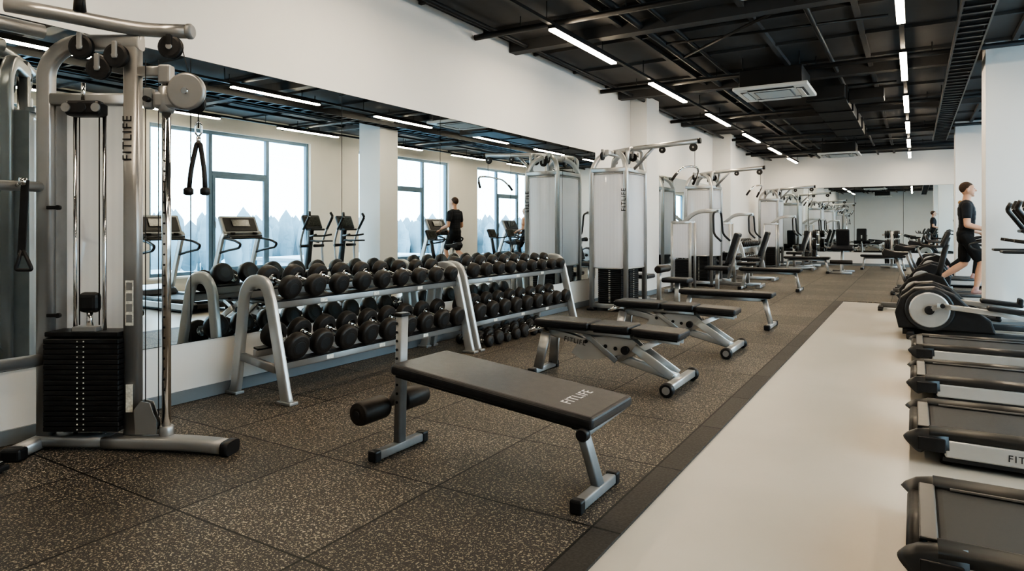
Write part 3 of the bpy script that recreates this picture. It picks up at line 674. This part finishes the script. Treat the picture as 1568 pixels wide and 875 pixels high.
# ------------------------------------------------------------ multi-station tower
def tower():
    b=B(); hx,hy=.28,.40
    for x in (-hx,hx):
        for y in (-hy,hy):
            b.bar([(x,y,.03),(x,y,2.18),(x*.75,y*.8,2.36),(x*.3,y*.6,2.44)],.065,.075,SILVERL,fil=.18,ref=(1,0,0),e=3)
            b.box((x,y,.02),(.13,.13,.04),BLACK,bev=.012)
    for z in (.08,2.16):
        for y in (-hy,hy): b.bar([(-hx,y,z),(hx,y,z)],.06,.07,SILVER)
        for x in (-hx,hx): b.bar([(x,-hy,z),(x,hy,z)],.06,.07,SILVER)
    b.bar([(-.05,-.36,2.44),(-.05,.36,2.44)],.07,.08,SILVERL)
    def shroud(M,w):
        b.M=M; k=8
        vs=[];fs=[]
        for i in range(k+1):
            t=-1+2*i/k; x=t*w; y=-.07*(1-t*t)
            vs+= [(x,y,.66),(x,y,2.10)]
        for i in range(k): fs.append([2*i,2*i+2,2*i+3,2*i+1])
        b.add(vs,fs,FROST,True)
        for zz_ in (.66,2.10):
            b.sweep([(-w+2*w*i/k,-.07*(1-(-1+2*i/k)**2),zz_) for i in range(k+1)],.018,.022,SILVER,n=8)
        b.M=Matrix.Identity(4)
    for rot,tr,w in ((0,(0,-hy,0),hx-.035),(PI,(0,hy,0),hx-.035),(PI/2,(hx,0,0),hy-.035),(-PI/2,(-hx,0,0),hy-.035)):
        shroud(Matrix.Translation(tr)@Matrix.Rotation(rot,4,'Z'),w)
    for (cx,cy,sx,sy) in ((0,-.30,.38,.14),(0,.30,.38,.14),(.19,0,.12,.36)):
        for i in range(19): b.box((cx,cy,.14+i*.03),(sx,sy,.026),IRON,bev=.003,seg=1)
        for i in range(19):
            if sx>sy: b.box((cx,cy+math.copysign(sy/2+.001,cy),.14+i*.03),(.03,.004,.010),LABEL)
            else: b.box((cx+sx/2+.001,cy,.14+i*.03),(.004,.03,.010),LABEL)
        for s in (-1,1):
            if sx>sy: b.cyl((cx+s*.10,cy,.1),(cx+s*.10,cy,2.12),.012,CHROME,n=8)
            else: b.cyl((cx,cy+s*.10,.1),(cx,cy+s*.10,2.12),.012,CHROME,n=8)
    b.box((-.1,0,.4),(.30,.40,.62),DGREY,bev=.01)
    for x,y in ((-.2,-.36),(.0,-.42),(.18,-.38),(.22,-.05),(.22,.22),(-.1,.40)):
        b.pulley((x,y,2.38),(1,0,0) if abs(y)>.3 else (0,1,0),.065,.035); b.box((x,y,2.44),(.04,.05,.09),SILVER,bev=.008)
    b.tube([(-.26,-.36,2.20),(-.26,-.40,2.46),(.1,-.42,2.52),(.25,-.38,2.30)],.026,SILVERL,fil=.12)
    b.tube([(.25,-.30,2.20),(.28,-.30,2.50),(.28,.30,2.50),(.25,.30,2.20)],.026,SILVERL,fil=.12)
    b.tube([(-.05,.12,2.46),(.35,.12,2.50),(1.30,.12,2.55)],.038,SILVERL,fil=.2,n=14); b.cyl((1.29,.12,2.55),(1.33,.12,2.552),.042,BLACK)
    b.tube([(.30,.12,2.18),(.62,.12,2.50)],.024,SILVER)
    b.pulley((1.22,.12,2.46),(0,1,0),.06,.035); b.pulley((.75,.12,2.45),(0,1,0),.05,.03)
    b.cyl((1.24,.12,2.42),(1.24,.12,2.18),.004,BLACK,n=6)
    b.tube([(1.10,-.38,2.02),(1.18,-.28,2.14),(1.24,.0,2.17),(1.24,.24,2.17),(1.18,.50,2.14),(1.10,.60,2.02)],.015,CHROME,fil=.08)
    b.tube([(1.12,-.36,2.05),(1.10,-.38,2.02),(1.06,-.41,1.95)],.02,RUBBER); b.tube([(1.12,.58,2.05),(1.10,.60,2.02),(1.06,.63,1.95)],.02,RUBBER)
    b.bar([(.28,.12,.06),(1.25,.12,.06)],.07,.08,SILVER); b.bar([(1.25,-.18,.04),(1.25,.42,.04)],.07,.07,SILVER)
    b.bar([(.98,.12,.08),(.98,.12,.46)],.07,.07,SILVERL,ref=(1,0,0)); b.box((.98,.12,.50),(.40,.30,.07),VINYL,bev=.025,seg=3)
    b.bar([(.70,.12,.08),(.70,.12,.72)],.06,.06,SILVERL,ref=(1,0,0)); b.cyl((.76,-.12,.66),(.76,.36,.66),.055,RUBBER,.012)
    b.bar([(.0,-.46,.06),(.10,-1.05,.06)],.07,.08,SILVER); b.bar([(-.15,-1.08,.04),(.35,-1.08,.04)],.07,.07,SILVER)
    b.bar([(.08,-.92,.08),(.08,-.92,.42)],.07,.07,SILVERL,ref=(1,0,0)); b.box((.08,-.88,.46),(.30,.38,.07),VINYL,bev=.025,seg=3)
    b.box((.08,-.62,.86),(.28,.08,.62),VINYL,bev=.03,seg=3,rot=(.12,0,0)); b.bar([(.08,-.56,.10),(.08,-.56,1.15)],.06,.06,SILVERL,ref=(1,0,0))
    return b
mtw=tower().mesh('multi_gym_tower')
me2=mtw.copy(); 
for v in me2.vertices: v.co.y=-v.co.y
me2.flip_normals()
t1=place(me2,'multi_gym_tower',(-3.98,9.68,MT)); place(me2,'multi_gym_tower',(-4.02,14.7,MT)); place(me2,'multi_gym_tower',(-3.95,22.4,MT))
lettering('FITLIFE',.10,Matrix.Translation((.29,-.442,1.70))@Matrix.Rotation(-PI/2,4,'Y')@Matrix.Rotation(PI/2,4,'X'),t1,BLACK)

def roman():
    b=B()
    b.bar([(0,-.45,.04),(0,.45,.04)],.07,.07,SILVER); b.bar([(-.28,-.45,.035),(.28,-.45,.035)],.06,.06,SILVER); b.bar([(-.28,.45,.035),(.28,.45,.035)],.06,.06,SILVER)
    b.bar([(0,.1,.05),(0,.05,.66)],.07,.07,SILVERL,ref=(1,0,0)); b.bar([(0,-.35,.06),(0,.05,.6)],.06,.06,SILVERL)
    b.box((0,.0,.70),(.58,.24,.09),VINYL,bev=.03,rot=(.3,0,0)); b.box((0,.22,.98),(.34,.10,.50),VINYL,bev=.03,rot=(.2,0,0)); b.bar([(0,.24,.3),(0,.28,.98)],.05,.05,SILVERL,ref=(1,0,0))
    b.cyl((-.28,-.28,.32),(.28,-.28,.32),.055,RUBBER,.01)
    for s in (-1,1): b.tube([(s*.1,.05,.64),(s*.42,.05,.72),(s*.42,-.16,.76)],.018,SILVER,fil=.05)
    return b.mesh('roman_chair')
place(roman(),'roman_chair',(-1.72,20.4,MT))
def leg_machine():
    b=B()
    b.bar([(-.7,0,.05),(.75,0,.05)],.08,.08,SILVER); b.bar([(-.7,-.32,.04),(-.7,.32,.04)],.07,.07,SILVER); b.bar([(.75,-.32,.04),(.75,.32,.04)],.07,.07,SILVER)
    for s in (-1,1):
        for x in (-.64,-.28): b.bar([(x,s*.16,.06),(x,s*.16,1.38)],.05,.05,SILVERL,ref=(1,0,0),e=3)
        b.bar([(-.64,s*.16,1.38),(-.28,s*.16,1.38)],.05,.05,SILVERL)
    b.bar([(-.46,-.16,1.38),(-.46,.16,1.38)],.05,.05,SILVERL)
    for i in range(18): b.box((-.46,0,.13+i*.03),(.26,.26,.026),IRON,bev=.003,seg=1)
    for s in (-1,1): b.cyl((-.46,s*.07,.1),(-.46,s*.07,1.36),.011,CHROME,n=8)
    b.box((-.46,-.17,1.02),(.30,.008,.66),FROST); b.box((-.66,0,.85),(.008,.28,1.0),FROST)
    b.bar([(-.46,0,1.38),(-.2,0,1.60),(.25,0,1.60)],.06,.08,SILVERL,fil=.15)
    b.bar([(.2,0,.08),(.2,0,.48)],.07,.07,SILVERL,ref=(1,0,0)); b.box((.22,0,.50),(.46,.36,.08),VINYL,bev=.03,seg=3)
    b.box((.50,0,.88),(.09,.32,.62),VINYL,bev=.03,seg=3,rot=(0,.3,0)); b.bar([(.40,0,.3),(.62,0,1.1)],.05,.05,SILVERL,ref=(1,0,0))
    for s in (-1,1): b.tube([(.22,s*.06,1.60),(.20,s*.30,1.55),(.22,s*.34,1.15),(.36,s*.34,1.02)],.02,BLACK,fil=.08)
    return b.mesh('chest_press_machine')
mlm=leg_machine()
for x,y in ((-3.42,12.75),(-3.6,16.7),(-3.3,21.35)): place(mlm,'chest_press_machine',(x,y,MT))
b=B()
b.bar([(-.3,0,.04),(.3,0,.04)],.07,.07,SILVER); b.bar([(0,-.28,.04),(0,.28,.04)],.07,.07,SILVER); b.bar([(0,0,.05),(0,0,1.15)],.07,.07,SILVERL,ref=(1,0,0))
for z,r in ((.34,.20),(.72,.16),(1.05,.12)):
    b.cyl((-.26,0,z),(.26,0,z),.022,CHROME)
    for s in (-1,1):
        for k in range(3): b.lathe((s*(.06+k*.045),0,z),(s,0,0),[(0,r*.9),(.005,r),(.032,r),(.037,r*.9)],RUBBER,28)
mpt=b.mesh('weight_plate_tree'); place(mpt,'weight_plate_tree',(-2.9,23.4,MT)); place(mpt,'weight_plate_tree',(-.6,23.6,MT))
place(mf,'flat_bench',(-3.2,20.2,MT)); place(mf,'flat_bench',(-1.4,22.6,MT))

# ------------------------------------------------------------ people
def capsule(bm,a,b,ra,rb):
    a=Vector(a);b=Vector(b); d=(b-a); L=d.length
    if L<1e-5: return
    d/=L; r=Vector((0,0,1)) if abs(d.z)<.9 else Vector((1,0,0)); r=(r-d*r.dot(d)).normalized(); q=d.cross(r)
    n=14; rings=[]
    prof=[(-ra*math.cos(t),ra*math.sin(t)) for t in (.02,.5,1.0,PI/2)]+[(L+rb*math.sin(t),rb*math.cos(t)) for t in (0,.5,1.0,1.55)]
    for t,rad in prof: rings.append([bm.verts.new(a+d*t+(r*math.cos(2*PI*j/n)+q*math.sin(2*PI*j/n))*rad) for j in range(n)])
    for i in range(len(rings)-1):
        for j in range(n): bm.faces.new([rings[i][j],rings[i][(j+1)%n],rings[i+1][(j+1)%n],rings[i+1][j]])
    bm.faces.new(rings[0][::-1]); bm.faces.new(rings[-1])
def person(name,mats,female=False):
    bm=bmesh.new(); caps=[]
    def C(a,b,ra,rb,lab,build=True):
        caps.append((Vector(a),Vector(b),ra,rb,lab))
        if build: capsule(bm,a,b,ra,rb)
    SK,SH,PT,HR,SO=0,1,2,3,4
    k=.90 if female else 1.06
    for z,x,ry,rx,lab in ((.90,-.01,.168,.118,PT),(.97,-.01,.172,.122,PT),(1.04,.0,.160,.114,PT),(1.10,.01,.155*k,.112,SH),(1.17,.012,.158*k,.112,SH),(1.24,.012,.168*k,.118,SH),(1.31,.010,.182*k,.125,SH),(1.37,.005,.190*k,.120,SH),(1.43,.0,.178*k,.100,SH)):
        y=ry-rx; C((x,-y,z),(x,y,z),rx,rx,lab)
    C((-.01,-.10,1.475),(-.01,.10,1.475),.055,.055,SH)
    C((-.005,0,1.45),(.02,0,1.60),.062,.057,SK)
    def E(c,r,lab):
        caps.append((Vector(c),Vector(c)+Vector((0,0,.001)),min(r),min(r),lab))
        g=bmesh.ops.create_uvsphere(bm,u_segments=18,v_segments=12,radius=1.)
        for v in g['verts']: v.co=Vector((c[0]+v.co.x*r[0],c[1]+v.co.y*r[1],c[2]+v.co.z*r[2]))
    E((.025,0,1.70),(.098,.076,.108),SK); E((.062,0,1.645),(.052,.050,.062),SK)
    C((.118,0,1.705),(.138,0,1.672),.010,.014,SK); C((.108,-.02,1.635),(.108,.02,1.635),.008,.008,SK)
    C((.095,-.045,1.728),(.095,.045,1.728),.014,.014,SK); C((.10,0,1.595),(.09,0,1.60),.018,.02,SK)
    for s in (-1,1): E((.015,s*.080,1.685),(.022,.010,.034),SK)
    E((.0,0,1.725),(.100,.082,.098),HR)
    if female: E((-.115,0,1.74),(.05,.05,.05),HR); C((-.07,0,1.70),(-.05,0,1.66),.05,.04,HR)
    for s in (-1,1):
        sh=(0,s*.190*k,1.425); el=(.0,s*.262*k,1.12); wr=(.25,s*.21*k,1.045); 
        C(sh,[sh[i]+(el[i]-sh[i])*.55 for i in range(3)],.068*k,.062*k,SK if female else SH)
        C([sh[i]+(el[i]-sh[i])*.45 for i in range(3)],el,.052*k,.044*k,SK)
        C(el,[el[i]+(wr[i]-el[i])*.4 for i in range(3)],.043*k,.042*k,SK); C([el[i]+(wr[i]-el[i])*.4 for i in range(3)],wr,.041*k,.027*k,SK)
        yy=s*.20*k
        C((.26,yy+.02,1.03),(.335,yy+.028,.985),.020,.019,SK); C((.26,yy-.015,1.03),(.335,yy-.028,.985),.020,.019,SK); C((.27,yy,1.025),(.335,yy,.985),.022,.020,SK)
        for f in range(4):
            fy=yy-.033+f*.022; l=(.9,1.,.97,.8)[f if s>0 else 3-f]
            p0=(.335,fy,.985); p1=(.335+.040*l,fy,.972); p2=(.335+.052*l,fy,.943); p3=(.335+.036*l,fy,.918)
            C(p0,p1,.0105,.0098,SK);C(p1,p2,.0098,.009,SK);C(p2,p3,.009,.008,SK)
        C((.275,yy-s*.025,1.01),(.31,yy-s*.045,.965),.013,.011,SK); C((.31,yy-s*.045,.965),(.345,yy-s*.04,.925),.011,.009,SK)
    legs={-1:((.0,-.095,.92),(.20,-.10,.52),(.13,-.10,.12),(.10,-.10,.045),(.28,-.10,.035)),
           1:((.0,.095,.92),(-.02,.10,.49),(-.34,.10,.25),(-.40,.10,.21),(-.30,.10,.06))}
    for s,(h,kn,an,he,to) in legs.items():
        lerp=lambda a,b,t:[a[i]+(b[i]-a[i])*t for i in range(3)]
        C(h,lerp(h,kn,.45),.098,.094,PT)
        C(lerp(h,kn,.40),lerp(h,kn,.78),.096,.090,PT)
        C(lerp(h,kn,.6),kn,.072,.056,PT if female else SK)
        C(kn,lerp(kn,an,.35),.054,.060,PT if female else SK); C(lerp(kn,an,.35),an,.060,.036,PT if female else SK)
        C(an,he,.040,.040,SO); C(he,to,.042,.034,SO)
        m=lerp(he,to,.7); C((m[0],m[1]-.022,m[2]-.003),(to[0],to[1]-.015,to[2]-.003),.032,.028,SO); C((m[0],m[1]+.022,m[2]-.003),(to[0],to[1]+.012,to[2]-.003),.032,.028,SO)
    me=bpy.data.meshes.new(name+'_raw'); bm.to_mesh(me); bm.free()
    o=bpy.data.objects.new(name+'_raw',me); scene.collection.objects.link(o)
    md=o.modifiers.new('r','REMESH'); md.mode='VOXEL'; md.voxel_size=.0085; md.use_smooth_shade=True
    sm=o.modifiers.new('s','SMOOTH'); sm.factor=.5; sm.iterations=3
    dg=bpy.context.evaluated_depsgraph_get(); dg.update()
    out=bpy.data.meshes.new_from_object(o.evaluated_get(dg)); bpy.data.objects.remove(o)
    out.name=name; out.materials.clear()
    for m in mats: out.materials.append(m)
    nf=len(out.polygons); cen=np.zeros(nf*3); out.polygons.foreach_get('center',cen); cen=cen.reshape(-1,3)
    best=np.full(nf,1e9); lab=np.zeros(nf,int)
    for (a,b_,ra,rb,l) in caps:
        a=np.array(a);d=np.array(b_)-a; t=np.clip(((cen-a)@d)/max(d@d,1e-9),0,1)
        dist=np.linalg.norm(cen-(a+t[:,None]*d),axis=1)-(ra+(rb-ra)*t)
        w=dist<best; best[w]=dist[w]; lab[w]=l
    hd=(cen[:,2]>1.58)&(np.abs(cen[:,1])<.12)
    lab[hd]=0
    x,z=cen[:,0],cen[:,2]
    line=np.interp(x,[-.10,-.03,.0,.03,.05,.09,.13],[1.645,1.655,1.705,1.725,1.755,1.772,1.79])
    hair=hd&(z>line); lab[hair]=3
    neck=(z>1.515)&(z<=1.58)&(np.abs(cen[:,1])<.085); lab[neck]=0
    out.polygons.foreach_set('material_index',lab.astype(np.int32)); out.polygons.foreach_set('use_smooth',[True]*nf)
    b=B()
    for s in (-1,1): b.ell((.108,s*.030,1.703),(.010,.013,.008),BLACK,8)
    em=b.mesh(name+'_eyes')
    return out,em
man,em1=person('man_walking',[SKIN,SHIRT,SHORTS,HAIR,SHOE])
wom,em2=person('woman_walking',[SKIN,TOP,SHORTS,HAIRB,SHOE],True)
for me,em,nm,loc,s in ((man,em1,'man_walking',(.735,13.26,MT+.168),1.03),(wom,em2,'woman_walking',(.965,17.2,MT+.168),.95)):
    o=place(me,nm,loc,0,s); e=place(em,'eyes'); e.parent=o

# ------------------------------------------------------------ world, camera
w=bpy.data.worlds.new('sky'); scene.world=w; w.use_nodes=True
N=w.node_tree.nodes; L=w.node_tree.links; bg=N['Background']
tc=N.new('ShaderNodeTexCoord'); sx=N.new('ShaderNodeSeparateXYZ'); L.new(tc.outputs['Generated'],sx.inputs[0])
cr=N.new('ShaderNodeValToRGB'); cr.color_ramp.elements[0].position=0; cr.color_ramp.elements[0].color=(.84,.94,1,1)
cr.color_ramp.elements[1].position=.5; cr.color_ramp.elements[1].color=(.66,.84,1,1)
L.new(sx.outputs['Z'],cr.inputs['Fac']); L.new(cr.outputs['Color'],bg.inputs['Color']); bg.inputs['Strength'].default_value=7.0
cam=bpy.data.cameras.new('camera'); co=bpy.data.objects.new('camera',cam); scene.collection.objects.link(co)
co.location=(0,0,1.3); co.rotation_euler=(PI/2,0,math.radians(31.63)); cam.lens=22.96; cam.sensor_width=36; cam.shift_y=-.0571
cam.clip_start=.05; cam.clip_end=500
scene.camera=co
